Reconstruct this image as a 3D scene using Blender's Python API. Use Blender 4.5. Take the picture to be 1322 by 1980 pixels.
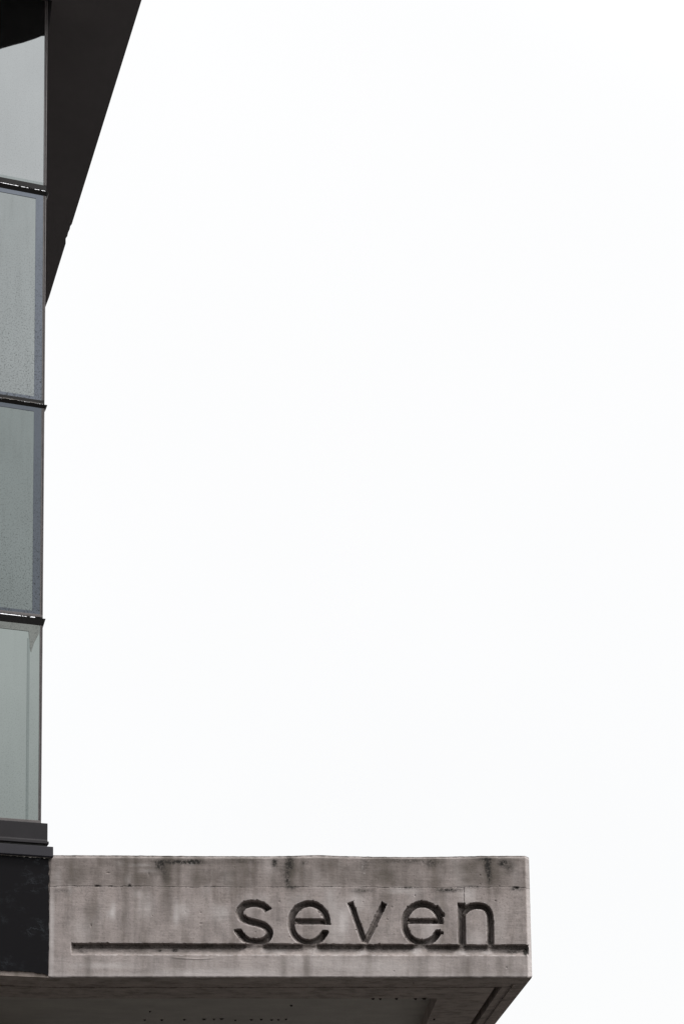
import bpy, bmesh, math, random
import numpy as np
from mathutils import Vector, Matrix
R = math.radians
for o in list(bpy.data.objects):
    bpy.data.objects.remove(o, do_unlink=True)
scene = bpy.context.scene
C = scene.collection

# ------------------------------------------------------------------ camera
cam_d = bpy.data.cameras.new("camera")
cam = bpy.data.objects.new("camera", cam_d); C.objects.link(cam)
cam.location = (0, 0, 1.6)
cam.rotation_euler = (R(90 + 2.6), 0, 0)
cam_d.sensor_fit = 'HORIZONTAL'; cam_d.sensor_width = 36.0
cam_d.lens = 89.864
cam_d.shift_y = 0.91917
cam_d.clip_start = 0.1; cam_d.clip_end = 2000
scene.camera = cam

# ------------------------------------------------------------------ sky and sun (overcast)
SUN_EL, SUN_AZ = 58, 60          # azimuth measured from behind the camera towards the right
world = bpy.data.worlds.new("World"); scene.world = world
world.use_nodes = True
nt = world.node_tree; nt.nodes.clear()
out = nt.nodes.new('ShaderNodeOutputWorld')
bg = nt.nodes.new('ShaderNodeBackground'); bg.inputs['Strength'].default_value = 0.12
sky = nt.nodes.new('ShaderNodeTexSky'); sky.sky_type = 'NISHITA'; sky.sun_disc = False
sky.sun_elevation = R(SUN_EL); sky.sun_rotation = R(180 - SUN_AZ)
tc = nt.nodes.new('ShaderNodeTexCoord')
sep = nt.nodes.new('ShaderNodeSeparateXYZ')
ramp = nt.nodes.new('ShaderNodeMapRange')       # an overcast sky is brighter towards the zenith
ramp.inputs['From Min'].default_value = 0.0; ramp.inputs['From Max'].default_value = 1.0
ramp.inputs['To Min'].default_value = 8.35; ramp.inputs['To Max'].default_value = 8.75
ns = nt.nodes.new('ShaderNodeTexNoise'); ns.inputs['Scale'].default_value = 2.2; ns.inputs['Detail'].default_value = 4
nr = nt.nodes.new('ShaderNodeMapRange'); nr.inputs['To Min'].default_value = 0.965; nr.inputs['To Max'].default_value = 1.035
mul = nt.nodes.new('ShaderNodeMath'); mul.operation = 'MULTIPLY'
cmb = nt.nodes.new('ShaderNodeCombineColor')
mB = nt.nodes.new('ShaderNodeMath'); mB.operation = 'MULTIPLY'; mB.inputs[1].default_value = 0.998
mix = nt.nodes.new('ShaderNodeMix'); mix.data_type = 'RGBA'; mix.inputs['Factor'].default_value = 0.95
L = nt.links.new
L(tc.outputs['Generated'], sep.inputs[0]); L(sep.outputs['Z'], ramp.inputs['Value'])
L(tc.outputs['Generated'], ns.inputs['Vector']); L(ns.outputs['Fac'], nr.inputs['Value'])
dot = nt.nodes.new('ShaderNodeVectorMath'); dot.operation = 'DOT_PRODUCT'      # the cloud is brighter round the veiled sun, duller away from it
az, el = R(SUN_AZ), R(SUN_EL)
dot.inputs[1].default_value = (math.sin(az) * math.cos(el), -math.cos(az) * math.cos(el), math.sin(el))
L(tc.outputs['Generated'], dot.inputs[0])
glow = nt.nodes.new('ShaderNodeMapRange'); glow.interpolation_type = 'SMOOTHSTEP'
glow.inputs['From Min'].default_value = 0.30; glow.inputs['From Max'].default_value = 1.0
glow.inputs['To Min'].default_value = 0.0; glow.inputs['To Max'].default_value = 18.0
L(dot.outputs['Value'], glow.inputs['Value'])
dim = nt.nodes.new('ShaderNodeMapRange'); dim.interpolation_type = 'SMOOTHSTEP'
dim.inputs['From Min'].default_value = -0.9; dim.inputs['From Max'].default_value = 0.35
dim.inputs['To Min'].default_value = 0.45; dim.inputs['To Max'].default_value = 1.0
sidev = nt.nodes.new('ShaderNodeVectorMath'); sidev.operation = 'DOT_PRODUCT'; sidev.inputs[1].default_value = (0.75, 0.66, 0.0)
L(tc.outputs['Generated'], sidev.inputs[0]); L(sidev.outputs['Value'], dim.inputs['Value'])
bas = nt.nodes.new('ShaderNodeMath'); bas.operation = 'MULTIPLY'; L(ramp.outputs[0], bas.inputs[0]); L(dim.outputs[0], bas.inputs[1])
addg = nt.nodes.new('ShaderNodeMath'); addg.operation = 'ADD'; L(bas.outputs[0], addg.inputs[0]); L(glow.outputs[0], addg.inputs[1])
L(addg.outputs[0], mul.inputs[0]); L(nr.outputs[0], mul.inputs[1])
L(mul.outputs[0], cmb.inputs[0]); L(mul.outputs[0], cmb.inputs[1]); L(mul.outputs[0], mB.inputs[0]); L(mB.outputs[0], cmb.inputs[2])
L(sky.outputs[0], mix.inputs['A']); L(cmb.outputs[0], mix.inputs['B'])
L(mix.outputs['Result'], bg.inputs['Color']); L(bg.outputs[0], out.inputs['Surface'])

sun_d = bpy.data.lights.new("sun", 'SUN'); sun_d.energy = 1.5; sun_d.angle = R(10); sun_d.color = (1.0, 0.96, 0.92)
sun = bpy.data.objects.new("sun", sun_d); C.objects.link(sun)
sv = Vector((math.sin(R(SUN_AZ)) * math.cos(R(SUN_EL)), -math.cos(R(SUN_AZ)) * math.cos(R(SUN_EL)), math.sin(R(SUN_EL))))
sun.rotation_euler = sv.to_track_quat('Z', 'Y').to_euler()
sun.location = sv * 60

scene.view_settings.view_transform = 'Standard'
scene.view_settings.look = 'None'
scene.view_settings.exposure = 0.0
scene.view_settings.gamma = 1.0

# ------------------------------------------------------------------ helpers
def mat(name):
    m = bpy.data.materials.new(name); m.use_nodes = True
    m.node_tree.nodes.clear()
    o = m.node_tree.nodes.new('ShaderNodeOutputMaterial')
    b = m.node_tree.nodes.new('ShaderNodeBsdfPrincipled')
    m.node_tree.links.new(b.outputs[0], o.inputs['Surface'])
    return m, m.node_tree, b

def nnoise(t, scale, mapping=(1, 1, 1), detail=6, rough=0.6, loc=(0, 0, 0)):
    c = t.nodes.new('ShaderNodeTexCoord'); mp = t.nodes.new('ShaderNodeMapping')
    mp.inputs['Scale'].default_value = mapping; mp.inputs['Location'].default_value = loc
    n = t.nodes.new('ShaderNodeTexNoise'); n.inputs['Scale'].default_value = scale
    n.inputs['Detail'].default_value = detail; n.inputs['Roughness'].default_value = rough
    t.links.new(c.outputs['Object'], mp.inputs[0]); t.links.new(mp.outputs[0], n.inputs['Vector'])
    return n.outputs['Fac']

def nrange(t, v, a, b, c, d):
    m = t.nodes.new('ShaderNodeMapRange'); m.clamp = True
    for k, x in zip(('From Min', 'From Max', 'To Min', 'To Max'), (a, b, c, d)): m.inputs[k].default_value = x
    t.links.new(v, m.inputs['Value']); return m.outputs[0]

def nmath(t, op, a, b=None):
    m = t.nodes.new('ShaderNodeMath'); m.operation = op
    for i, x in enumerate((a, b)):
        if x is None: continue
        if isinstance(x, (int, float)): m.inputs[i].default_value = x
        else: t.links.new(x, m.inputs[i])
    return m.outputs[0]

def nmix(t, f, a, b, blend='MIX'):
    m = t.nodes.new('ShaderNodeMix'); m.data_type = 'RGBA'; m.blend_type = blend
    if isinstance(f, (int, float)): m.inputs['Factor'].default_value = f
    else: t.links.new(f, m.inputs['Factor'])
    for k, x in (('A', a), ('B', b)):
        if isinstance(x, tuple): m.inputs[k].default_value = (*x, 1)
        else: t.links.new(x, m.inputs[k])
    return m.outputs['Result']

def nattr(t, name):
    a = t.nodes.new('ShaderNodeAttribute'); a.attribute_name = name; return a.outputs['Fac']

def nbump(t, b, h, strength, dist):
    n = t.nodes.new('ShaderNodeBump'); n.inputs['Strength'].default_value = strength; n.inputs['Distance'].default_value = dist
    t.links.new(h, n.inputs['Height']); t.links.new(n.outputs[0], b.inputs['Normal'])

def empty(name, label, cat, loc=(0, 0, 0), rz=0):
    o = bpy.data.objects.new(name, None); C.objects.link(o)
    o.empty_display_size = 0.3
    o.location = loc; o.rotation_euler = (0, 0, rz); o['label'] = label; o['category'] = cat
    return o

def obj(name, bm, m, parent=None, label=None, bevel=0.0, smooth=False):
    me = bpy.data.meshes.new(name)
    bmesh.ops.recalc_face_normals(bm, faces=bm.faces[:])
    bm.to_mesh(me); bm.free()
    o = bpy.data.objects.new(name, me); C.objects.link(o)
    if m: me.materials.append(m)
    if parent: o.parent = parent
    if label: o['label'] = label
    if bevel:
        md = o.modifiers.new('bevel', 'BEVEL'); md.width = bevel; md.segments = 2; md.limit_method = 'ANGLE'
    if smooth:
        for p in me.polygons: p.use_smooth = True
    return o

def box(bm, x0, x1, y0, y1, z0, z1):
    v = [bm.verts.new((x, y, z)) for x in (x0, x1) for y in (y0, y1) for z in (z0, z1)]
    for f in ((0, 1, 3, 2), (4, 6, 7, 5), (0, 4, 5, 1), (2, 3, 7, 6), (0, 2, 6, 4), (1, 5, 7, 3)):
        bm.faces.new([v[i] for i in f])

def prism(bm, poly, z0, z1):
    a = [bm.verts.new((x, y, z0)) for x, y in poly]; b = [bm.verts.new((x, y, z1)) for x, y in poly]
    bm.faces.new(a[::-1]); bm.faces.new(b)
    n = len(poly)
    for i in range(n): bm.faces.new((a[i], a[(i + 1) % n], b[(i + 1) % n], b[i]))

def xprism(bm, prof, x0, x1, tail=None):
    """profile of (y, z) points run along x"""
    a = [bm.verts.new((x0, y, z)) for y, z in prof]; b = [bm.verts.new((x1, y, z)) for y, z in prof]
    bm.faces.new(a); bm.faces.new(b[::-1])
    n = len(prof)
    for i in range(n): bm.faces.new((a[i], b[i], b[(i + 1) % n], a[(i + 1) % n]))

# ------------------------------------------------------------------ materials
def concrete(name, base, dark_k=1.0, attrs=True):
    m, t, b = mat(name)
    grain = nnoise(t, 60, (1, 1, 1), 8, 0.7)
    blot = nnoise(t, 2.6, (1, 1, 1.2), 5, 0.6)
    streak = nnoise(t, 5.0, (1.6, 1.6, 0.22), 5, 0.62, (3, 1, 0))      # rain streaks run down the face
    smear = nnoise(t, 7.0, (1, 1, 0.8), 7, 0.72, (1, 6, 2))             # trowel and rain smears
    board = nnoise(t, 5.0, (0.9, 0.9, 13.0), 9, 0.85, (0, 0, 2))       # fine horizontal board marks
    col = nmix(t, nrange(t, blot, 0.36, 0.64, 0, 1), tuple(c * 0.90 for c in base), tuple(c * 1.10 for c in base))
    dab = nnoise(t, 16.0, (0.7, 0.7, 1.2), 6, 0.7, (7, 2, 5))
    patch = nnoise(t, 3.6, (1.0, 1.0, 1.6), 7, 0.66, (2, 9, 1))
    col = nmix(t, nrange(t, patch, 0.50, 0.60, 0.0, 0.50), col, (base[0] * 1.45, base[1] * 1.46, base[2] * 1.47))
    col = nmix(t, nrange(t, patch, 0.38, 0.47, 0.45, 0.0), col, (base[0] * 0.66, base[1] * 0.64, base[2] * 0.60))
    col = nmix(t, nrange(t, dab, 0.52, 0.64, 0.0, 0.50), col, (base[0] * 1.5, base[1] * 1.5, base[2] * 1.5))
    col = nmix(t, nrange(t, dab, 0.34, 0.46, 0.45, 0.0), col, tuple(c * 0.62 for c in base))
    col = nmix(t, nrange(t, smear, 0.50, 0.60, 0.0, 0.60), col, (base[0] * 1.5, base[1] * 1.5, base[2] * 1.5))
    col = nmix(t, nrange(t, smear, 0.36, 0.47, 0.60, 0.0), col, tuple(c * 0.62 for c in base))
    col = nmix(t, nrange(t, streak, 0.44, 0.60, 0.0, 0.62), col, (base[0] * 1.5, base[1] * 1.5, base[2] * 1.5))
    col = nmix(t, nrange(t, streak, 0.34, 0.48, 0.62, 0.0), col, (base[0] * 0.62, base[1] * 0.60, base[2] * 0.55))
    col = nmix(t, nrange(t, board, 0.28, 0.50, 0.30, 0.0), col, tuple(c * 0.66 for c in base))
    col = nmix(t, nrange(t, grain, 0.36, 0.47, 0.60, 0.0), col, tuple(c * 0.6 for c in base))
    if attrs:
        spk = nnoise(t, 62, (1, 1, 0.8), 6, 0.75, (5, 0, 1))
        pale = nattr(t, 'pale')
        col = nmix(t, nmath(t, 'MULTIPLY', pale, nrange(t, streak, 0.3, 0.6, 0.7, 1.0)), col, (0.50, 0.465, 0.455))
        dk = nattr(t, 'damp_shade')
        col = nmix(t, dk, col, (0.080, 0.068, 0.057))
        gr = nattr(t, 'mould_shade')
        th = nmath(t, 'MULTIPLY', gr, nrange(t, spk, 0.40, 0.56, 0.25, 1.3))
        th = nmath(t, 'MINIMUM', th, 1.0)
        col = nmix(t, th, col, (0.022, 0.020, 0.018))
    t.links.new(col, b.inputs['Base Color'])
    b.inputs['Roughness'].default_value = 0.88
    b.inputs['Specular IOR Level'].default_value = 0.25
    h = nmath(t, 'ADD', nmath(t, 'MULTIPLY', board, 0.8), nmath(t, 'MULTIPLY', grain, 0.6))
    nbump(t, b, h, 0.55, 0.004)
    return m

M_face = concrete('weathered concrete', (0.220, 0.190, 0.179))
M_soff = concrete('soffit concrete', (0.225, 0.192, 0.173), attrs=False)

def plain(name, col, rough, spec=0.5, var=0.15, bump=0.0, metallic=0.0, vscale=6, coat=0):
    m, t, b = mat(name)
    n = nnoise(t, vscale, (1, 1, 1), 7, 0.65)
    c = nmix(t, nrange(t, n, 0.3, 0.7, 0, 1), tuple(x * (1 - var) for x in col), tuple(x * (1 + var) for x in col))
    t.links.new(c, b.inputs['Base Color'])
    b.inputs['Roughness'].default_value = rough; b.inputs['Specular IOR Level'].default_value = spec
    b.inputs['Metallic'].default_value = metallic
    if bump: nbump(t, b, n, bump, 0.003)
    return m

M_soffit_panel = plain('painted soffit board', (0.30, 0.282, 0.256), 0.8, 0.2, 0.12, vscale=3)
M_flash = plain('slate grey coated metal', (0.0145, 0.013, 0.0148), 0.5, 0.18, 0.12)
M_flash_low = plain('blue grey coated metal', (0.0155, 0.0145, 0.019), 0.45, 0.2, 0.12)
M_black = plain('black metal', (0.008, 0.0075, 0.0075), 0.55, 0.2, 0.3, vscale=20)
M_frame = plain('bronze grey frame', (0.085, 0.075, 0.074), 0.45, 0.4, 0.3, vscale=14)
M_roof = plain('black roof soffit', (0.088, 0.085, 0.089), 0.75, 0.10, 0.10, vscale=1.2)
M_bright = plain('sky gap mirror', (0.95, 0.95, 0.96), 0.16, 0.5, 0.02, metallic=1.0)  # added mirror, stands in for sky seen through the pane joints
M_seal = plain('old sealant', (0.16, 0.15, 0.14), 0.8, 0.2, 0.4, vscale=60)
M_core = plain('dark inner wall', (0.03, 0.03, 0.032), 0.7, 0.2)
M_hole = plain('rusty bolt', (0.018, 0.012, 0.010), 0.8, 0.2, 0.3, vscale=40)

# dark cladding panel: near black paint with pale scratches
m, t, b = mat('black cladding paint')
sc = nnoise(t, 5.0, (1, 1, 2.2), 10, 0.78, (1.3, 0, 0.4))
ms = nnoise(t, 3.0, (1, 1, 1.3), 4, 0.6, (0.2, 4, 7))
line = nrange(t, nmath(t, 'ABSOLUTE', nmath(t, 'SUBTRACT', sc, 0.5)), 0.0, 0.012, 1.0, 0.0)
msk = nrange(t, ms, 0.50, 0.66, 0.0, 0.55)
dust = nrange(t, nnoise(t, 14, (1, 1, 0.6), 8, 0.8), 0.52, 0.75, 0.0, 0.35)
c1 = nmix(t, nmath(t, 'MULTIPLY', line, msk), (0.0040, 0.0036, 0.0046), (0.11, 0.13, 0.145))
c1 = nmix(t, nmath(t, 'MULTIPLY', dust, msk), c1, (0.06, 0.065, 0.075))
t.links.new(c1, b.inputs['Base Color']); b.inputs['Roughness'].default_value = 0.6; b.inputs['Specular IOR Level'].default_value = 0.09
M_clad = m

def glass_mat(name, refl, dirt, dirt_col, dens=1.0, seed=0.0, dull=0.012):
    """reflective solar glass over a dark room, with rain specks and a film of dirt"""
    m = bpy.data.materials.new(name); m.use_nodes = True; t = m.node_tree; t.nodes.clear()
    o = t.nodes.new('ShaderNodeOutputMaterial')
    g = t.nodes.new('ShaderNodeBsdfGlossy'); g.inputs['Roughness'].default_value = 0.03
    bl = nnoise(t, 1.4, (1, 1, 0.6), 4, 0.5, (seed, 0, seed))
    wav = nnoise(t, 2.0, (1, 1, 1), 2, 0.4, (seed, 3, 0))
    t.links.new(nmix(t, nrange(t, bl, 0.35, 0.65, 0, 1), tuple(x * 0.95 for x in refl), tuple(x * 1.05 for x in refl)), g.inputs['Color'])
    bp = t.nodes.new('ShaderNodeBump'); bp.inputs['Strength'].default_value = 0.25; bp.inputs['Distance'].default_value = 0.002
    t.links.new(wav, bp.inputs['Height']); t.links.new(bp.outputs[0], g.inputs['Normal'])
    d = t.nodes.new('ShaderNodeBsdfDiffuse')
    d.inputs['Color'].default_value = (*dirt_col, 1)
    sp = nnoise(t, 110, (1.0, 1.0, 0.85), 4, 0.75, (seed, 1, 2))
    sp2 = nnoise(t, 9, (1, 1, 0.5), 5, 0.7, (seed * 2, 0, 1))
    c = t.nodes.new('ShaderNodeTexCoord'); z = t.nodes.new('ShaderNodeSeparateXYZ'); t.links.new(c.outputs['Object'], z.inputs[0])
    low = nrange(t, z.outputs['Z'], 0.1, 1.35, 1.0, 0.12)      # splashed dirt gathers towards the foot of each pane
    fac = nmath(t, 'MULTIPLY', nrange(t, sp, 0.52, 0.64, 0.0, 0.60), nmath(t, 'MULTIPLY', low, dens))
    film = nmath(t, 'ADD', nrange(t, sp2, 0.35, 0.7, dirt * 0.5, dirt * 1.5), fac)
    film = nmath(t, 'MINIMUM', film, 1.0)
    sk = nnoise(t, 7.0, (3.2, 3.2, 0.30), 5, 0.6, (seed, 2, seed))      # runs left by rain
    t.links.new(nmix(t, nrange(t, sp, 0.50, 0.56, 0.0, 1.0), dirt_col, (0.035, 0.037, 0.036)), d.inputs['Color'])
    film = nmath(t, 'ADD', film, nmath(t, 'MULTIPLY', nrange(t, sk, 0.5, 0.70, 0.0, 0.09), min(1.0, dens)))
    film = nmath(t, 'MINIMUM', film, 1.0)
    mx = t.nodes.new('ShaderNodeMixShader'); t.links.new(film, mx.inputs[0]); t.links.new(g.outputs[0], mx.inputs[1]); t.links.new(d.outputs[0], mx.inputs[2])
    t.links.new(mx.outputs[0], o.inputs['Surface'])
    return m

# ground
m, t, b = mat('worn paving')
n = nnoise(t, 0.6, (1, 1, 1), 8, 0.65)
br = t.nodes.new('ShaderNodeTexBrick'); cc = t.nodes.new('ShaderNodeTexCoord'); t.links.new(cc.outputs['Object'], br.inputs['Vector'])
br.inputs['Scale'].default_value = 1.2; br.inputs['Mortar Size'].default_value = 0.012
br.inputs['Color1'].default_value = (0.062, 0.057, 0.053, 1); br.inputs['Color2'].default_value = (0.078, 0.072, 0.067, 1); br.inputs['Mortar'].default_value = (0.03, 0.028, 0.026, 1)
c1 = nmix(t, nrange(t, n, 0.35, 0.65, 0.0, 0.5), br.outputs['Color'], (0.045, 0.042, 0.04))
t.links.new(c1, b.inputs['Base Color']); b.inputs['Roughness'].default_value = 0.85
bm = bmesh.new()
v = [bm.verts.new(p) for p in ((-400, -400, 0), (400, -400, 0), (400, 400, 0), (-400, 400, 0))]; bm.faces.new(v)
g = obj('ground', bm, m); g['kind'] = 'structure'

# ------------------------------------------------------------------ the two things
AL = R(18.8)
P0 = (-2.0726, 12.0)          # plan corner where the dark clad wall meets the concrete canopy
ux, uy = math.cos(AL), math.sin(AL)
canopy = empty('canopy', 'weathered concrete canopy with the word seven carved into its front face', 'canopy', (P0[0], P0[1], 0))
bld = empty('building', 'dark corner building with tall grey green glass panes under a black roof overhang', 'building', (P0[0], P0[1], 0), AL)
OX, OY = P0

# ------------------------------------------------------------------ carved fascia (height field)
# Sheet units: 1 unit = 3.662 mm on the face, u to the right, v downwards.
K = 0.003662
U0, V0 = 95.0, 1891.0
ZB = 3.2946
rng = np.random.RandomState(7)
def vnoise(x, y, seed):
    """smooth value noise in -1..1"""
    r = np.random.RandomState(seed); T = r.rand(256, 256) * 2 - 1
    xi = np.floor(x).astype(int); yi = np.floor(y).astype(int)
    fx = x - xi; fy = y - yi; fx = fx * fx * (3 - 2 * fx); fy = fy * fy * (3 - 2 * fy)
    g = lambda a, b: T[a % 256, b % 256]
    return (g(xi, yi) * (1 - fx) + g(xi + 1, yi) * fx) * (1 - fy) + (g(xi, yi + 1) * (1 - fx) + g(xi + 1, yi + 1) * fx) * fy
def fbm(x, y, seed, octv=4):
    s = 0; a = 1; tot = 0
    for i in range(octv):
        s = s + a * vnoise(x * 2 ** i, y * 2 ** i, seed + i); tot += a; a *= 0.55
    return s / tot
def sstep(a, b, x):
    t = np.clip((x - a) / (b - a), 0, 1); return t * t * (3 - 2 * t)

def poly_sdf(X, Y, pts, r):
    d = np.full(X.shape, 1e9)
    for (x0, y0), (x1, y1) in zip(pts[:-1], pts[1:]):
        dx, dy = x1 - x0, y1 - y0; l2 = dx * dx + dy * dy
        t = np.clip(((X - x0) * dx + (Y - y0) * dy) / l2, 0, 1)
        d = np.minimum(d, np.hypot(X - x0 - t * dx, Y - y0 - t * dy))
    return d - r
def bar_sdf(X, Y, a, b, r):
    dx, dy = b[0] - a[0], b[1] - a[1]; L_ = math.hypot(dx, dy); dx /= L_; dy /= L_
    s = (X - a[0]) * dx + (Y - a[1]) * dy; q = (X - a[0]) * -dy + (Y - a[1]) * dx
    return np.maximum(np.maximum(-s, s - L_), np.abs(q) - r)
def half(X, Y, px, py, nx, ny):
    l = math.hypot(nx, ny); return ((X - px) * nx + (Y - py) * ny) / l
def smooth_path(pts, n=6):
    P = [np.array(p, float) for p in pts]; P = [2 * P[0] - P[1]] + P + [2 * P[-1] - P[-2]]
    o = []
    for i in range(1, len(P) - 2):
        for k in range(n):
            t = k / n
            o.append(tuple(0.5 * (2 * P[i] + (P[i + 1] - P[i - 1]) * t + (2 * P[i - 1] - 5 * P[i] + 4 * P[i + 1] - P[i + 2]) * t * t + (3 * P[i] - P[i - 1] - 3 * P[i + 1] + P[i + 2]) * t ** 3)))
    o.append(tuple(P[-2])); return o
A = lambda x, y: (430 + x / 4.407, 1640 + y / 4.407)
B = lambda x, y: (730 + x / 4.131, 1640 + y / 4.131)
def arc(cx, cy, rx, ry, a0, a1, n=40):
    return [(cx + rx * math.cos(R(a0 + (a1 - a0) * i / n)), cy - ry * math.sin(R(a0 + (a1 - a0) * i / n))) for i in range(n + 1)]

STEP = 0.8
us = np.arange(88, 1036.01, STEP); vs = np.arange(1650.6, V0 + 0.01, STEP)
vs = np.append(vs, V0)
GU, GV = np.meshgrid(us, vs)
# ends of the face lean slightly (cast with a draft)
tt = (GV - 1653) / 238.0
LX = 94.6 - 2.6 * tt; RX = 1024.0 + 5.0 * tt
sN = (GU - us[0]) / (us[-1] - us[0])
X = LX + sN * (RX - LX)
Y = GV.copy()
# ragged carving: move the lookup with noise
wx = X + 0.6 * fbm(X / 7, Y / 7, 11) + 0.3 * fbm(X / 2.2, Y / 2.2, 12)
wy = Y + 0.6 * fbm(X / 7, Y / 7, 21) + 0.3 * fbm(X / 2.2, Y / 2.2, 22)

letters = []
# s
p = smooth_path([A(392, 530), A(360, 500), A(318, 479), A(245, 471), A(180, 490), A(147, 540), A(163, 590), A(225, 622), A(300, 640), A(365, 668), A(398, 712), A(390, 758), A(350, 792), A(285, 802), A(215, 790), A(165, 750), A(130, 700)])
s = poly_sdf(wx, wy, p, 6.7)
s = np.where((wx > A(330, 0)[0]) & (wy < A(0, 600)[1]), np.maximum(s, half(wx, wy, *A(380, 534), 0.45, 0.9)), s)
s = np.where((wx < A(170, 0)[0]) & (wy > A(0, 660)[1]), np.maximum(s, half(wx, wy, *A(130, 692), -0.1, -1.0)), s)
letters.append(s)
# e (first)
cx, cy = A(737, 640)
a = poly_sdf(wx, wy, arc(cx, cy, 154 / 4.407, 168 / 4.407, -4, 332), 6.1)
a = np.minimum(a, bar_sdf(wx, wy, A(615, 625), A(893, 627), 5.4))
gap = np.maximum(np.maximum(A(740, 0)[0] - wx, A(0, 653)[1] - wy), half(wx, wy, *A(865, 702), 0.05, 1))     # opening under the bar
a = np.maximum(a, -np.maximum(gap, -(wx - A(845, 0)[0])))
letters.append(a)
# v
a = bar_sdf(wx, wy, A(1088, 462), A(1212, 815), 5.6)
a = np.minimum(a, bar_sdf(wx, wy, B(52, 440), (704.5, 1826), 5.2))
letters.append(a)
# e (second)
cx, cy = B(355, 602)
a = poly_sdf(wx, wy, arc(cx, cy, 143 / 4.131, 156 / 4.131, 4, 332), 6.2)
a = np.minimum(a, bar_sdf(wx, wy, B(240, 584), B(500, 584), 5.1))
gap = np.maximum(np.maximum(B(360, 0)[0] - wx, B(0, 606)[1] - wy), half(wx, wy, *B(480, 655), 0.0, 1))
a = np.maximum(a, -np.maximum(gap, -(wx - B(455, 0)[0])))
# spalled upper right shoulder
chip = poly_sdf(wx + 1.6 * vnoise(X / 2.5, Y / 2.5, 31), wy + 1.6 * vnoise(X / 2.5, Y / 2.5, 32), [B(470, 470), B(505, 515), B(520, 535)], 3.6)
chip2 = poly_sdf(wx + 1.4 * vnoise(X / 2.5, Y / 2.5, 33), wy, [B(505, 560), B(512, 590)], 2.6)
chip3 = poly_sdf(wx, wy + 1.4 * vnoise(X / 2.5, Y / 2.5, 34), [B(490, 672), B(515, 680)], 2.2)
chip4 = poly_sdf(wx + 1.8 * vnoise(X / 2, Y / 2, 35), wy + 1.5 * vnoise(X / 2, Y / 2, 36), [B(275, 470), B(300, 455)], 2.6)
a = np.minimum(np.minimum(a, np.minimum(chip, chip2)), np.minimum(chip3, chip4))
letters.append(a)
# n
a = bar_sdf(wx, wy, B(668, 440), B(672, 815), 7.3)
p = smooth_path([B(690, 505), B(725, 475), B(795, 459), B(855, 474), B(890, 520), B(899, 590)])
a = np.minimum(a, poly_sdf(wx, wy, p, 6.2))
a = np.minimum(a, bar_sdf(wx, wy, B(899, 580), B(899, 815), 6.6))
letters.append(a)

VL0 = 1823.8 + (X - 138) * 0.0036            # upper edge of the underline groove
VL1 = 1846.8 + (X - 138) * 0.0016
fl_warp = fbm(X / 9, Y / 60, 41)
lineS = np.maximum(np.maximum(VL0 + 0.7 * fl_warp - wy, wy - VL1 - 0.8 * fbm(X / 14, Y / 90, 43)), np.maximum(138.3 - wx, wx - 1021.5))
# chipping that bites into every edge here and there
bite = np.maximum(0, fbm(X / 4.5, Y / 4.5, 51, 2) - 0.38) * 5.0
DMAX = 32.0                                   # 117 mm
depth = np.zeros_like(X)
sl = np.minimum.reduce(letters) - 0.45
dL = DMAX * sstep(0.5, -1.1, sl - bite)
# floors are a little shallower towards the lower right where the chisel lifted; bars of the e shallower
def box_blur(a_, r):
    for ax_ in (0, 1):
        c_ = np.cumsum(np.concatenate([np.repeat(np.take(a_, [0], ax_), r + 1, ax_), a_, np.repeat(np.take(a_, [-1], ax_), r, ax_)], ax_), ax_)
        n_ = a_.shape[ax_]; w_ = 2 * r + 1
        a_ = (np.take(c_, range(w_, w_ + n_), ax_) - np.take(c_, range(0, n_), ax_)) / w_
    return a_
slb = box_blur(sl, 2)
gy_, gx_ = np.gradient(slb)
gl = np.hypot(gx_, gy_) + 1e-4
cross = np.clip(1 + (slb - 0.5) / 7.0, 0, 1)                     # 0 on the stroke's centre, 1 at its rim
side = 0.5 + 0.5 * (-0.85 * gx_ + 0.52 * gy_) / gl * cross        # 1 on the left and lower cheek, 0 on the right and upper one
side = box_blur(side, 1)
dL = dL * (1 - 0.80 * sstep(0.34, 0.86, side))
floor_var = 1.0 + 0.10 * fbm(X / 12, Y / 12, 61) 
dL = dL * floor_var
vr = bar_sdf(X, Y, B(52, 436), (704.5, 1832), 7.5)                # the right arm of the v is cut shallower
dL = dL * (1 - 0.52 * sstep(1.0, -1.0, vr) * sstep(1752, 1768, Y))
for ax, ay, arx, ary in ((*A(150, 545), 6, 12), (*A(590, 600), 8, 18), (*B(212, 580), 7, 16), (*B(660, 640), 6, 30), (*B(885, 650), 5, 24), (*A(225, 800), 12, 6), (*A(390, 790), 5, 8), (*A(800, 800), 16, 7), (*B(415, 755), 12, 7)):
    dL = dL * (1 - 0.30 * np.exp(-((X - ax) / arx) ** 2 - ((Y - ay) / ary) ** 2))
for bx0, bx1, by in ((A(628, 0)[0], A(838, 0)[0], A(0, 625)[1]), (B(250, 0)[0], B(442, 0)[0], B(0, 584)[1])):
    inbar = (X > bx0) & (X < bx1) & (np.abs(Y - by) < 7)
    dL = np.where(inbar, dL * 0.72, dL)
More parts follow.
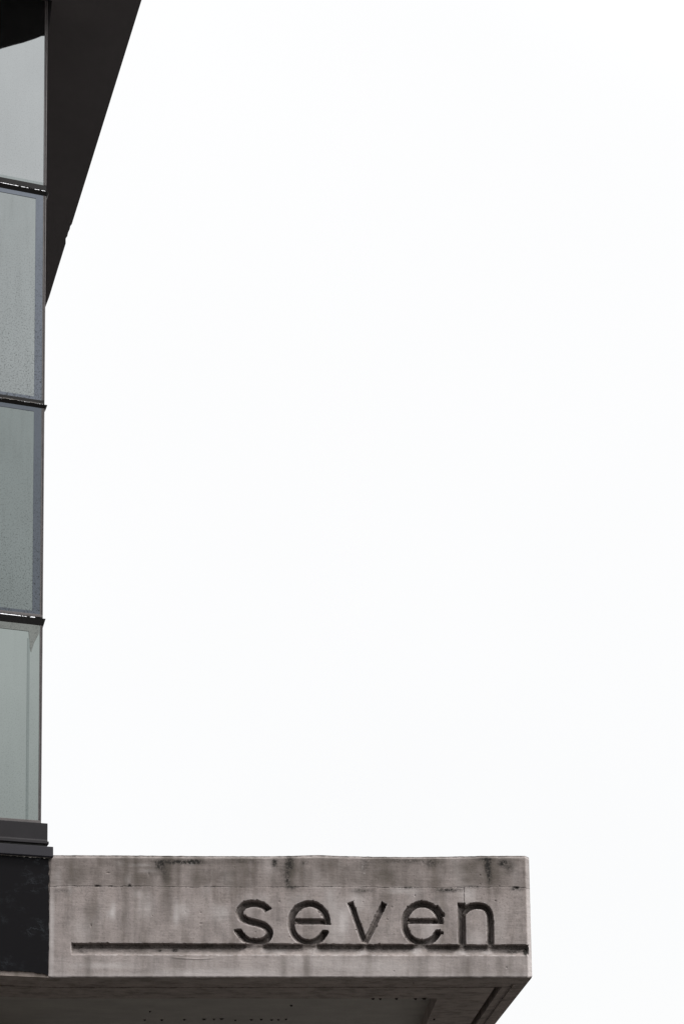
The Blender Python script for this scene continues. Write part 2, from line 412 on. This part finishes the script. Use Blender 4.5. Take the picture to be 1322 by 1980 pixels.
# lower ends of the round strokes run out in a slope to the groove
tl = np.clip((Y - VL0) / (VL1 - VL0), 0, 1)
prof = 1.0 - np.clip((tl - 0.26) / 0.74, 0, 1) ** 0.50 * 0.97
dG = 24.0 * prof * sstep(0.45, -0.9, lineS - bite * 0.8)
dG = dG * (1 + 0.22 * fbm(X / 10, Y / 5, 71)) 
under_letter = np.zeros_like(X)
for x0, x1 in ((472, 509), (582, 615), (699.5, 710), (796.5, 824), (884.5, 897), (940, 951.5)):
    under_letter = np.maximum(under_letter, sstep(x0 - 4, x0 + 5, X + 2.5 * fbm(X / 9, Y / 5, 201)) * sstep(x1 + 4, x1 - 5, X + 2.5 * fbm(X / 9, Y / 5, 203)))
dG = dG * (1 - under_letter * (0.55 - 0.35 * tl))
depth = np.maximum(dL * (1 - 0.80 * sstep(-7, 7, Y - VL0)), dG)
sAll = np.minimum(sl, lineS)
carve = depth.copy()
rim = sstep(3.2, 0.0, sAll) * (carve < 0.6)
depth = depth + 0.35 * rim * (0.5 + 0.5 * fbm(X / 4, Y / 4, 81)) * 1.2
# spall under the underline on the left, a crumbled lip above it
def blob(x, y, rx, ry): return np.exp(-((X - x) / rx) ** 2 - ((Y - y) / ry) ** 2)
ridge = 0.9 * np.exp(-((Y - (1852.5 + 2.5 * np.sin((X - 340) / 26))) / 1.3) ** 2) * sstep(325, 345, X) * sstep(425, 395, X)
depth = depth - ridge
# slow undulation, trowel marks, pock holes
depth = depth + 0.55 * fbm(X / 60, Y / 30, 91) + 0.14 * fbm(X / 9, Y / 3.0, 95) + 0.07 * fbm(X / 40, Y / 1.1, 97, 2)
for i in range(26):
    px, py = 110 + rng.rand() * 900, 1662 + rng.rand() * 222
    q = 0.7 + rng.rand() * 0.9
    depth += 1.2 * q * np.exp(-((X - px) ** 2 + (Y - py) ** 2) / (q * q))
# hand placed flaws: dents and the diagonal gouge
for px, py, rx, ry, am in ((208, 1687, 3.5, 1.4, 1.6), (388, 1786, 3.0, 1.5, 1.2), (176, 1790, 1.2, 2.5, 2.0), (997, 1716, 5.0, 1.6, 3.0), (958, 1742, 1.4, 1.4, 2.0), (287, 1689, 1.5, 3, 1.2), (250, 1712, 2, 2.5, 2), (186, 1712.5, 3, 1.3, 3), (190, 1713, 1.6, 1.5, 3), (213, 1713, 3, 0.9, 2)):
    depth += am * blob(px, py, rx, ry)
# horizontal cold joint with a hairline crack
VC = 1713.3 + (X - 95) * 0.0030 + 2.2 * fbm(X / 34, 0 * X, 101) + 0.7 * fbm(X / 5, 0 * X + 3, 103)
ck = np.exp(-((Y - VC) / 0.62) ** 2) * (0.55 + 0.45 * fbm(X / 15, 0 * X + 7, 105))
depth += 1.5 * ck
depth += -0.5 * sstep(VC - 1.5, VC + 0.5, Y)      # lower lift stands a hair proud
VX = 896.5 + 0.9 * fbm(Y / 5, 0 * X + 2, 107)
ck2 = np.exp(-((X - VX) / 0.6) ** 2) * (Y > VC) * (Y < 1745)
depth += 1.2 * ck2
# slivers broken from the letters' inner corners
for x0, x1, y0, y1 in ((603, 604, 1832, 1846), (694, 695, 1836, 1846)):
    depth += 1.2 * np.exp(-((X - x0 - 0.8 * np.sin(Y)) / 0.7) ** 2) * (Y > y0) * (Y < y1)
# arrises: worn top lip, chamfer at the right end, rounded foot
topv = 1653.2 + 1.4 * sstep(120, 480, X) - 1.6 * np.exp(-((X - 612) / 45.0) ** 2) + 1.3 * np.exp(-((X - 790) / 90.0) ** 2) - 0.6 * sstep(850, 980, X) + 0.35 * fbm(X / 9, 0 * X, 111)
q = np.clip(1 - (Y - 1653.0) / 6.0, 0, 1)
lip = 3.4 * q ** 2 * (1 + 0.3 * fbm(X / 6, Y / 3, 113))
RC = 1014.5 + 4.5 * tt
chn = np.clip(X - RC - 0.5 * fbm(X / 3, Y / 5, 115), 0, 99)
cham = chn * 1.05
foot = 3.0 * np.clip(1 - (V0 - Y) / 2.8, 0, 1) ** 2
foot = foot * (1 + 0.8 * fbm(X / 8, 0 * X, 117))
lft = 1.8 * np.clip(1 - (X - LX) / 3.0, 0, 1) ** 2 * (1 + fbm(X, Y / 6, 119))
depthm = (depth + lip + cham + foot + lft) * K
px = OX + (X - U0) * K
pz = ZB + (V0 - Y) * K
# the top row follows the wavy cast edge
wtop = sstep(1662, 1651, Y)
pz = pz - (topv - 1652.2) * 1.35 * K * wtop + np.where(X > 1018, -1.2 * K * wtop * np.clip((X - 1018) / 6, 0, 1), 0)
# the foot of the right end is knocked off a little
pz = pz + K * 3.0 * np.clip((X - 1021) / 8, 0, 1) * sstep(V0 - 6, V0, Y)
py = OY + depthm

damp_shade = np.clip(0.26 * sstep(VC + 3, VC - 6, Y) * (0.75 + 0.9 * fbm(X / 30, Y / 20, 121)), 0, 1)
damp_shade += 0.45 * np.exp(-((X - 322 - 3 * fbm(Y / 20, X * 0, 5)) / 12.0) ** 2) * sstep(1830, 1700, Y)
damp_shade += 0.30 * np.exp(-((X - 380) / 14.0) ** 2) * sstep(1760, 1690, Y) + 0.25 * np.exp(-((X - 242) / 7.0) ** 2) * sstep(1830, 1720, Y)
damp_shade += 0.35 * np.exp(-((X - 562) / 10.0) ** 2) * sstep(1770, 1690, Y) + 0.25 * np.exp(-((X - 948) / 30.0) ** 2) * sstep(1745, 1680, Y)
damp_shade += 0.30 * np.exp(-((X - 262) / 5.0) ** 2) * sstep(1850, 1700, Y) + 0.25 * np.exp(-((X - 345) / 5.0) ** 2) * sstep(1835, 1690, Y) + 0.22 * np.exp(-((X - 150) / 16.0) ** 2) * np.exp(-((Y - 1688) / 18.0) ** 2) + 0.20 * np.exp(-((X - 905) / 20.0) ** 2) * sstep(1725, 1700, Y) + 0.2 * np.exp(-((X - 740) / 26.0) ** 2) * sstep(1725, 1690, Y)
damp_shade += 0.35 * np.exp(-((X - 697) / 14.0) ** 2) * np.exp(-((Y - 1724) / 8.0) ** 2)
for xx, w_ in ((548, 8), (592, 6), (812, 10), (905, 12), (965, 9), (170, 8)):
    damp_shade += 0.28 * np.exp(-((X - xx) / w_) ** 2) * sstep(1846, 1856, Y)
damp_shade = damp_shade * 1.4
damp_shade += 0.32 * sstep(1.0, 4.0, carve) * (0.75 + 0.5 * fbm(X / 9, Y / 7, 131))  # inside the carving: grime plus shade painted into the colour
damp_shade = np.clip(damp_shade, 0, 0.85)
mould_shade = np.zeros_like(X)
for mx, my, rx, ry, am in ((350, 1666, 45, 4.5, 0.9), (308, 1672, 9, 10, 0.8), (318, 1690, 8, 16, 0.35), (375, 1665, 10, 4, .8), (531, 1668, 6, 10, 0.75), (560, 1668, 9, 14, 0.85), (556, 1700, 5, 20, 0.55), (548, 1692, 8, 24, 0.3),
        (470, 1664, 40, 5, 0.35), (588, 1668, 8, 5, .5), (706, 1670, 10, 14, 0.40), (790, 1664, 50, 5, 0.45), (834, 1670, 14, 8, .4), (943, 1672, 6, 14, 1.15), (946, 1695, 5, 14, 0.8), (972, 1668, 9, 8, 0.8), (985, 1676, 8, 12, 0.4),
        (938, 1660, 14, 4, .7), (700, 1722, 22, 4, 0.5), (566, 1716, 9, 5, 0.5), (868, 1721, 26, 4, 0.75), (790, 1716, 12, 3, .5), (912, 1714, 16, 3, .5), (997, 1717, 6, 3, 1.0), (188, 1712.5, 7, 1.6, 1.2), (215, 1713, 6, 1.2, 1.0), (250, 1712, 3, 3, 1.0), (1000, 1719, 14, 4, .5),
        (120, 1722, 16, 4, .35), (1016, 1841, 4, 7, 1.6), (338, 1837, 5, 3, 1.6), (309, 1838, 3, 2, 1.2), (160, 1840, 12, 4, 0.5), (990, 1840, 20, 5, 0.6), (255, 1841, 50, 4, .3)):
    mould_shade += am * np.exp(-np.abs((X - mx) / rx) ** 2.2 - np.abs((Y - my) / ry) ** 2.2)
mould_shade += 1.3 * ck + 0.8 * ck2
mould_shade += 0.35 * sstep(1656.5, 1653.5, Y) * sstep(0.1, 0.5, fbm(X / 14, Y * 0, 141))
mould_shade += 0.30 * sstep(5, 12, carve) * sstep(0.15, 0.5, fbm(X / 5, Y / 5, 143))  # deepest cuts: dirt patches that also paint in shadow
mould_shade = np.clip(mould_shade * 1.2, 0, 1.5)
pale = 0.42 * rim * sstep(-0.4, 0.4, fbm(X / 8, Y / 8, 151))
for mx, my, rx, ry, am in ((219, 1762, 5, 16, .5), (212, 1768, 8, 8, .3), (281, 1750, 14, 26, .4), (265, 1728, 8, 8, .3), (340, 1766, 6, 22, .5), (355, 1762, 10, 16, .35), (425, 1766, 16, 14, .45), (372, 1668, 6, 4, .7), (640, 1735, 14, 30, .35), (652, 1800, 18, 40, .4), (575, 1740, 20, 12, .25), (500, 1740, 30, 14, .22),
        (270, 1672, 20, 3, .5), (284, 1683, 18, 4, .4), (246, 1700, 6, 10, .45), (232, 1668, 10, 4, .3), (135, 1716, 5, 14, .3), (160, 1800, 20, 26, .2), (690, 1740, 16, 20, .35), (665, 1775, 10, 30, .35), (1000, 1700, 10, 30, .2), (960, 1790, 14, 30, .18), (440, 1700, 12, 20, .2), (400, 1720, 9, 12, .25), (540, 1840, 14, 6, .4), (700, 1842, 9, 5, .5),
        (780, 1722, 30, 7, .4), (800, 1735, 12, 10, .2), (905, 1730, 16, 16, .4), (888, 1688, 14, 30, .3), (920, 1820, 18, 20, .3), (830, 1805, 16, 24, .3), (112, 1700, 7, 26, .3), (100, 1800, 5, 90, .5), (200, 1868, 60, 6, .3), (420, 1882, 110, 8, .35), (600, 1862, 60, 14, .2), (740, 1870, 90, 14, .25), (520, 1672, 14, 26, .22), (610, 1700, 10, 20, .2), (512, 1838, 10, 5, .4), (605, 1838, 14, 6, .4), (804, 1838, 12, 7, .7), (892, 1842, 12, 5, .7), (942, 1842, 10, 4, .6), (700.6, 1676, 0.9, 4, 1.3), (704.6, 1688, 1.2, 1.2, 1.1)):
    pale += am * np.exp(-np.abs((X - mx) / rx) ** 2.5 - np.abs((Y - my) / ry) ** 2.5) * (0.8 + 0.4 * fbm(X / 12, Y / 12, 161))
pale += 0.06 * sstep(1720, 1760, Y) + 0.10 * sstep(1848, 1856, Y) + 0.25 * sstep(V0 - 12, V0 - 2, Y) * (0.6 + 0.4 * fbm(X / 30, Y * 0, 163))
pale += 0.30 * sstep(1662, 1655, Y) * (0.6 + 0.6 * fbm(X / 20, Y / 3, 165)) + 0.35 * sstep(0.5, 3, chn)  # light caught by the top lip and right chamfer, painted into the colour
pale += 0.10 * np.clip(fbm(X / 16, Y / 50, 167), 0, 1) 
pale = np.clip(pale * 1.45, 0, 0.9)

nv, nu = X.shape
idx = np.arange(nv * nu).reshape(nv, nu)
Q = np.stack([idx[:-1, :-1], idx[1:, :-1], idx[1:, 1:], idx[:-1, 1:]], -1).reshape(-1, 4)
def qmax(a): return np.maximum(np.maximum(a[:-1, :-1], a[1:, :-1]), np.maximum(a[1:, 1:], a[:-1, 1:])).reshape(-1)
own = np.zeros(len(Q), int)
own[(qmax(dG) > 0.8)] = 6
lm = qmax(dL * (Y < VL0 + 6)) > 0.8
near = np.argmin(np.stack(letters), 0)[:-1, :-1].reshape(-1)
own[lm] = near[lm] + 1
co = np.stack([px - OX, py - OY, pz], -1).reshape(-1, 3)
def grid_part(name, faces, parent, m):
    used = np.unique(faces); re = np.full(nv * nu, -1); re[used] = np.arange(len(used))
    me = bpy.data.meshes.new(name)
    me.vertices.add(len(used)); me.vertices.foreach_set('co', co[used].astype(np.float32).ravel())
    me.loops.add(faces.size); me.loops.foreach_set('vertex_index', re[faces].astype(np.int32).ravel())
    me.polygons.add(len(faces)); me.polygons.foreach_set('loop_start', np.arange(0, faces.size, 4, dtype=np.int32))
    me.update(calc_edges=True)
    for an, arr in (('damp_shade', damp_shade), ('mould_shade', mould_shade), ('pale', pale)):
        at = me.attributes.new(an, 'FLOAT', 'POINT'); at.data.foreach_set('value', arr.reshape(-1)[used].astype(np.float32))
    me.polygons.foreach_set('use_smooth', np.ones(len(faces), bool))
    me.materials.append(m); me.update()
    o = bpy.data.objects.new(name, me); C.objects.link(o); o.parent = parent
    return o
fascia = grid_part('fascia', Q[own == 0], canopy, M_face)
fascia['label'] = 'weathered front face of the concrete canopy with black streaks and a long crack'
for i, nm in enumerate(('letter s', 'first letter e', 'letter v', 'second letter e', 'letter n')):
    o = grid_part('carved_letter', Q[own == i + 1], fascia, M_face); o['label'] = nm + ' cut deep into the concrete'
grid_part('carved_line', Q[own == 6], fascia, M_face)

# ------------------------------------------------------------------ canopy slab: top, end, back and underside
# plan lines, relative to the canopy corner: wing end, corner, front right, back right
def plan(off, xr, yb, lw=3.2):
    # a line offset 'off' behind the front of both the wing and the canopy face
    k = math.tan(AL / 2) * off
    cxp = -k
    return [(cxp - lw * ux, off - lw * uy), (cxp, off), (xr, off), (xr, yb)]
XR = (1028.6 - 95) * K
def strip(bm, pa, za, pb, zb):
    a = [bm.verts.new((x, y, za)) for x, y in pa]; b = [bm.verts.new((x, y, zb)) for x, y in pb]
    for i in range(len(pa) - 1): bm.faces.new((a[i], a[i + 1], b[i + 1], b[i]))
YB = 6.5
ZT = ZB + 238 * K
bm = bmesh.new()
pO = plan(0.006, XR - 0.004, YB); pO[3] = (XR - 0.004, YB)
pA = plan(0.345, XR - 0.095, YB)
pG0 = plan(0.548, XR - 0.165, YB); pG1 = plan(0.622, XR - 0.215, YB)
pR = plan(1.235, (846 - 95) * K * 0 + 2.815, YB)
Z = ZB
strip(bm, pO, Z, pA, Z)
strip(bm, pA, Z, pA, Z + 0.016)
strip(bm, pA, Z + 0.016, pG0, Z + 0.007)
strip(bm, pG0, Z + 0.007, pG0, Z + 0.085)
strip(bm, pG0, Z + 0.085, pG1, Z + 0.085)
strip(bm, pG1, Z + 0.085, pG1, Z + 0.009)
strip(bm, pG1, Z + 0.009, pR, Z + 0.009)
# recess walls, the right one leaning out of square
strip(bm, pR, Z + 0.009, pR, Z + 0.18)
bmesh.ops.remove_doubles(bm, verts=bm.verts[:], dist=1e-5)
obj('soffit', bm, M_soff, canopy)
# ceiling board inside the recess, in two boards with an open joint
bm = bmesh.new()
def ceil(x0, x1):
    v = [bm.verts.new(p) for p in ((x0, 1.1, Z + 0.16), (x1, 1.1, Z + 0.16), (x1, YB, Z + 0.16), (x0, YB, Z + 0.16))]
    bm.faces.new(v)
pl = [(-4.2, -0.4), (-0.3, 1.0), (2.83, 1.0), (2.83, YB), (-4.2, YB)]
prism(bm, pl, Z + 0.15, Z + 0.17)
obj('recess_panel', bm, M_soffit_panel, canopy)
# body of the slab above
bm = bmesh.new()
ty = 0.012
tops = [(-3.4 * ux, -3.4 * uy + 0.05), (0.0, 0.05)]
v = lambda x, y, z: bm.verts.new((x, y, z))
xl, xr = (99 - 95) * K, (1023.5 - 95) * K
# top of the canopy: follows the wavy edge of the fascia
top_row = co.reshape(nv, nu, 3)[0]
prev = None
for i in range(0, nu, 6):
    a_ = v(top_row[i][0], top_row[i][1], top_row[i][2]); b_ = v(top_row[i][0], YB, ZT - 0.01)
    if prev: bm.faces.new((prev[0], a_, b_, prev[1]))
    prev = (a_, b_)
# right end wall: follows the last column of the fascia
col = co.reshape(nv, nu, 3)[:, -1]
prev = None
for i in list(range(0, nv, 5)) + [nv - 1]:
    a_ = v(*col[i]); b_ = v(col[i][0] + 0.0, YB, col[i][2])
    if prev: bm.faces.new((prev[0], a_, b_, prev[1]))
    prev = (a_, b_)
# back
bm.faces.new((v(-4.5, YB, Z), v(XR, YB, Z), v(XR, YB, ZT - .01), v(-4.5, YB, ZT - .01)))
# the band of the wing behind the dark cladding
w0, w1 = (-3.2 * ux, -3.2 * uy), (0.0, 0.004)
bm.faces.new((v(w0[0], w0[1], Z), v(w1[0], w1[1], Z), v(w1[0], w1[1], ZT - .01), v(w0[0], w0[1], ZT - .01)))
bm.faces.new((v(w0[0], w0[1], Z), v(w0[0], w0[1], ZT - .01), v(-4.5, YB, ZT - .01), v(-4.5, YB, Z)))
bm.faces.new((v(w0[0], w0[1], ZT - .01), v(0, .004, ZT - .01), v(0, YB, ZT - .01), v(-4.5, YB, ZT - .01)))
obj('slab', bm, M_soff, canopy)
# rusty bolts in the recess ceiling and along its front edge
def bolt(x, y, z, r):
    bm = bmesh.new()
    bmesh.ops.create_cone(bm, cap_ends=True, segments=6, radius1=r, radius2=r * 0.8, depth=0.012, matrix=Matrix.Translation((x, y, z - 0.006)))
    bmesh.ops.create_cone(bm, cap_ends=True, segments=12, radius1=r * 1.5, radius2=r * 1.5, depth=0.003, matrix=Matrix.Translation((x, y, z - 0.0015)))
    return obj('bolt', bm, M_hole, canopy)
hz = Z + 0.15 - 1.6
def at_ceiling(u_, v_):      # measured in photo units, solved once for the ceiling plane
    t_ = R(2.6); d = ((u_ - 661), 3300 * math.cos(t_) - math.sin(t_) * (2205.15 - v_), 3300 * math.sin(t_) + math.cos(t_) * (2205.15 - v_))
    k = hz / d[2]; return d[0] * k - OX, d[1] * k - OY
for u_, v_, r in ((290, 1956, .008), (280, 1972.5, .009), (313, 1972.5, .011), (356.5, 1971.8, .011), (394.6, 1971, .015), (413.6, 1971, .010), (428.6, 1970.5, .014), (455, 1973, .009), (486, 1972, .012), (505, 1971.5, .010), (525, 1972.3, .011), (538, 1972, .009), (553, 1971, .010), (563, 1944.5, .010)):
    x, y = at_ceiling(u_, v_); bolt(x, y, Z + 0.15, r)
hz = Z + 0.009 - 1.6
for u_, v_, r in ((721, 1931.4, .010), (735, 1931.6, .008), (766, 1931.2, .010), (803, 1931.5, .009), (820, 1931.0, .014), (799, 1899.0, .007), (839, 1971, .009)):
    x, y = at_ceiling(u_, v_); bolt(x, y, Z + 0.009, r)

# ------------------------------------------------------------------ building (local x along the glass front, y inwards)
XG, YG = -0.058, 0.03
H = 10.45
bm = bmesh.new()
box(bm, -3.2, XG - 0.05, YG + 0.09, 5.4, ZT + 0.01, H)
obj('wall', bm, M_core, bld)
bm = bmesh.new()
prism(bm, [(-3.1, 4.7), (0.6, 4.7), (0.6, 6.5), (-3.1, 6.5)], 0.0, ZB + .2)
obj('ground_floor_wall', bm, M_soff, bld)
# roof with its overhang; slightly nicked right edge
edge = [(-3.3, -3.1), (-0.9, -1.13), (-0.315, -.62), (-.237, -.555), (-.158, -.493), (-.08, -.42), (-.038, -.375), (.12, -.31), (.35, -.27), (.590, -.26),
        (.592, 1.0), (.5935, 2.0), (.594, 2.78), (.586, 2.82), (.5895, 2.86), (.585, 2.92), (.588, 2.98), (.5805, 3.02), (.5845, 3.05), (.5935, 3.10), (.594, 3.5), (.596, 4.05), (.590, 4.25), (.565, 4.55), (.50, 4.9), (.30, 5.4), (-3.3, 5.4)]
bm = bmesh.new(); prism(bm, edge, H, H + 0.36)
roof = obj('roof', bm, M_roof, bld)
# black cladding panel of the parapet band
bm = bmesh.new()
nseg = 60
rr = random.Random(3)
fr = []
def zt(x): return 4.1435
n_ = 40
xs = [-3.2, -1.5, -0.8] + [-0.6 + 0.6 * i / n_ for i in range(n_)]
bot = [(x, 3.3265 - 0.018 * max(0, (x + 0.15) / 0.15) ** 2 + 0.0035 * rr.uniform(-1, 1)) for x in xs] + [(-0.006, 3.305)]
rgt = [(-0.003 + 0.0035 * rr.uniform(-1, 1) - 0.003 * i / 30, 3.305 + (4.1435 - 3.305) * i / 30) for i in range(1, 30)] + [(-0.003, 4.1435)]
outl = bot + rgt + [(-3.2, 4.1435)]
a_ = [bm.verts.new((x, -0.014, z)) for x, z in outl]; b_ = [bm.verts.new((x, 0.0, z)) for x, z in outl]
bm.faces.new(a_); bm.faces.new(b_[::-1])
for i in range(len(outl)): bm.faces.new((a_[i], a_[(i + 1) % len(outl)], b_[(i + 1) % len(outl)], b_[i]))
obj('cladding_panel', bm, M_clad, bld, 'near black panel with faint pale scratches')
# ragged mortar bead squeezed out along the top of the panel
def ragged(bm, x0, x1, n, z_top, fn, y0, y1):
    """one strip with a straight upper edge and a broken lower edge"""
    xs_ = [x0 + (x1 - x0) * i / n for i in range(n + 1)]
    up = [(x, z_top) for x in xs_]; lo = [(x, z_top - max(0.0004, fn(x))) for x in xs_]
    P = [[bm.verts.new((x, y, z)) for x, z in row] for row in (up, lo) for y in (y0, y1)]
    for i in range(n):
        bm.faces.new((P[0][i], P[0][i + 1], P[2][i + 1], P[2][i])); bm.faces.new((P[1][i], P[3][i], P[3][i + 1], P[1][i + 1]))
        bm.faces.new((P[2][i], P[2][i + 1], P[3][i + 1], P[3][i])); bm.faces.new((P[0][i], P[1][i], P[1][i + 1], P[0][i + 1]))
def n1(x, sd): return float(fbm(np.array([x]), np.array([0.37 * sd]), sd, 3)[0])
bm = bmesh.new()
ragged(bm, -0.6, 0.002, 240, 4.1434, lambda x: 0.0005 + 0.007 * max(0, n1(x / 0.02, 5) - 0.12) * 2, -0.022, -0.014)
obj('mortar', bm, plain('pale mortar', (0.55, 0.53, 0.5), 0.9, 0.2, .3, vscale=40), bld)
# flashings
bm = bmesh.new()
xprism(bm, [(-0.045, 4.2195), (-0.052, 4.150), (-0.046, 4.143), (-0.002, 4.1445), (0.03, 4.1445), (0.05, 4.235)], -3.2, 0.018)
obj('flashing', bm, M_flash_low, bld, 'lower blue grey metal flashing', bevel=0.002)
bm = bmesh.new()
xprism(bm, [(-0.015, 4.389), (-0.017, 4.272), (-0.024, 4.262), (-0.026, 4.244), (-0.020, 4.240), (0.06, 4.240), (0.06, 4.394), (0.0, 4.394)], -3.2, -0.018)
box(bm, -0.0179, -0.010, -0.0255, 0.05, 4.2405, 4.2595)
obj('flashing', bm, M_flash, bld, 'upper charcoal metal flashing', bevel=0.0015)
bm = bmesh.new(); xprism(bm, [(-0.010, 4.2395), (-0.010, 4.2215), (0.055, 4.236), (0.055, 4.2395)], -3.2, -0.020)
obj('shadow_gap', bm, M_black, bld)

# glass panes
panes = [  # z0, z1, refl colour, dirt, band?, seed
    (9.052, 10.43, (.178, .186, .188), .02, 0.25, 'pale upper pane reflecting the black roof'),
    (7.464, 8.975, (.146, .157, .157), .07, 1.35, 'pane with a lavender edge band and fine rain specks'),
    (5.902, 7.407, (.111, .125, .123), .08, 1.3, 'darkest green grey pane with a blue edge band'),
    (4.418, 5.822, (.168, .186, .179), .03, 0.45, 'lowest pane, pale green grey with a faint vertical stripe')]
for i, (z0, z1, rc, dirt, dens, lab) in enumerate(panes):
    w_ = bpy.data.objects.new('window', None); C.objects.link(w_); w_.parent = bld; w_.location = (XG, YG, z0); w_['label'] = lab
    hh = z1 - z0
    gm = glass_mat('coated glass', rc, dirt, (.115, .122, .118), dens, seed=i * 3.7)
    bm = bmesh.new(); box(bm, -3.1, -0.018, 0.0, 0.012, 0.0, hh)
    obj('glass', bm, gm, w_)
    bw = 0.055
    if i in (1, 2):
        lav = glass_mat('lavender frit band', (.078, .086, .100) if i == 1 else (.057, .064, .074), dirt, (.085, .09, .10), dens, seed=i)
        bm = bmesh.new(); e = 0.003
        xr_ = -0.022; xl_ = xr_ - 0.052
        box(bm, xl_, xr_, -e, -0.0005, 0.0, hh)
        box(bm, -3.1, xl_, -e, -0.0005, hh - 0.030, hh)
        box(bm, -3.1, xl_, -e, -0.0005, 0.0, 0.022)
        obj('edge_band', bm, lav, w_)
    elif i == 3:
        st = glass_mat('faint frit stripe', (.124, .141, .136), dirt, (.115, .122, .118), dens, seed=i)
        bm = bmesh.new(); box(bm, -0.108, -0.090, -0.003, -0.0005, 0.0, hh - 0.10)
        obj('edge_band', bm, st, w_)
        # dirty head and a triangular water mark in the top right corner
        st = glass_mat('grimy film', (.115, .122, .115), .25, (.16, .16, .148), 1.2, seed=9)
        bm = bmesh.new()
        pts = [(-3.1, hh - 0.022), (-0.10, hh - 0.05), (-0.088, hh - 0.17), (-0.080, hh - 0.20), (-0.060, hh - 0.13), (-0.024, hh - 0.055), (-0.024, hh), (-3.1, hh)]
        a_ = [bm.verts.new((x, -0.0045, z)) for x, z in pts]; b_ = [bm.verts.new((x, -0.0035, z)) for x, z in pts]
        bm.faces.new(a_); bm.faces.new(b_[::-1])
        for k in range(len(pts)): bm.faces.new((a_[k], a_[(k + 1) % len(pts)], b_[(k + 1) % len(pts)], b_[k]))
        obj('water_mark', bm, st, w_)
    else:
        st = glass_mat('pale frit band', (.135, .148, .147), dirt, (.115, .122, .118), dens, seed=i)
        bm = bmesh.new(); box(bm, -3.1, -0.022, -0.003, -0.0005, 0.0, 0.020)
        obj('edge_band', bm, st, w_)
    # frame: slim bronze edge at the right, thin black rail below
    bm = bmesh.new()
    box(bm, -0.020, -0.012, -0.006, 0.03, 0.0, hh)
    box(bm, -0.0085, 0.0, -0.008, 0.05, 0.0, hh)
    obj('frame', bm, M_frame, w_, bevel=0.001)
    bm = bmesh.new()
    box(bm, -0.0119, -0.0086, -0.004, 0.03, 0.0, hh)
    obj('seal', bm, M_black, w_)

# transoms between the panes: black rail, added mirror strip in place of sky through the open joint, broken by old sealant, black angle with a pointed end
for j, (zl, zh) in enumerate(((8.975, 9.052), (7.407, 7.464), (5.822, 5.902))):
    tr = bpy.data.objects.new('transom', None); C.objects.link(tr); tr.parent = bld; tr.location = (XG, YG, zl)
    hh = zh - zl
    zb0 = {0: 0.026, 1: 0.022, 2: 0.048}[j]; zb1 = zb0 + {0: .016, 1: .011, 2: .012}[j]
    bm = bmesh.new()
    box(bm, -3.1, 0.0, -0.006, 0.05, zb1, hh)
    obj('rail', bm, M_frame if j == 2 else M_black, tr, bevel=0.002)
    bm = bmesh.new()
    box(bm, -3.1, (-0.004, -.012, -.055)[j], -0.004, 0.04, zb0, zb1)
    obj('gap_mirror', bm, M_bright, tr)
    # black angle: wedge profile, its end sticks out past the corner
    bm = bmesh.new()
    xprism(bm, [(-0.020, zb0), (-0.004, 0.0), (0.05, 0.0), (0.05, zb0)], -3.1, 0.0)
    pe = [(0.0, -0.02, zb0), (0.018, -0.02, zb0), (0.016, -0.018, zb0 - .008), (0.0, -0.004, -0.018)]
    f_ = [bm.verts.new(p) for p in pe]; k_ = [bm.verts.new((p[0], 0.05, p[2])) for p in pe]
    bm.faces.new(f_); bm.faces.new(k_[::-1])
    for k in range(4): bm.faces.new((f_[k], f_[(k + 1) % 4], k_[(k + 1) % 4], k_[k]))
    obj('angle', bm, M_black, tr)
    bm = bmesh.new()
    span = zb1 - zb0
    drips = ((-0.187, -0.100, -0.042), (-0.29, -0.225, -0.235), (-0.31, -0.012, -0.004))[j]
    def hang(x, j=j, span=span, drips=drips):
        h = span * (0.16 + 0.9 * max(0, n1(x / 0.03, 7 + j) - 0.1) + 0.22 * n1(x / .006, 17 + j))
        for d_ in drips:
            if abs(x - d_) < 0.0065: h = span * 1.05
        return h
    ragged(bm, -3.1, -0.0005, 900, zb1 + 0.001, hang, -0.0085, -0.0045)
    obj('sealant', bm, M_black if j != 1 else M_seal, tr)
# side face of the corner: dark glazing running back
bm = bmesh.new()
box(bm, XG - 0.045, XG - 0.001, YG + 0.0505, 5.38, 4.40, H)
obj('side_glazing', bm, plain('dark side glass', (.05, .055, .06), 0.08, 0.6, .1), bld)
bm = bmesh.new(); box(bm, -3.1 + XG, XG, YG - 0.006, YG + .05, 4.3945, 4.4175)
obj('sill', bm, M_frame, bld, bevel=.002)
# slim corner trim under the roof
bm = bmesh.new()
pts = [(XG + .0005, 9.95), (XG + 0.004, 10.12), (XG + 0.030, 10.44), (XG + .0005, 10.44)]
a_ = [bm.verts.new((x, YG - .004, z)) for x, z in pts]; b_ = [bm.verts.new((x, YG + .05, z)) for x, z in pts]
bm.faces.new(a_); bm.faces.new(b_[::-1])
for k in range(4): bm.faces.new((a_[k], a_[(k + 1) % 4], b_[(k + 1) % 4], b_[k]))
obj('corner_trim', bm, M_black, bld)
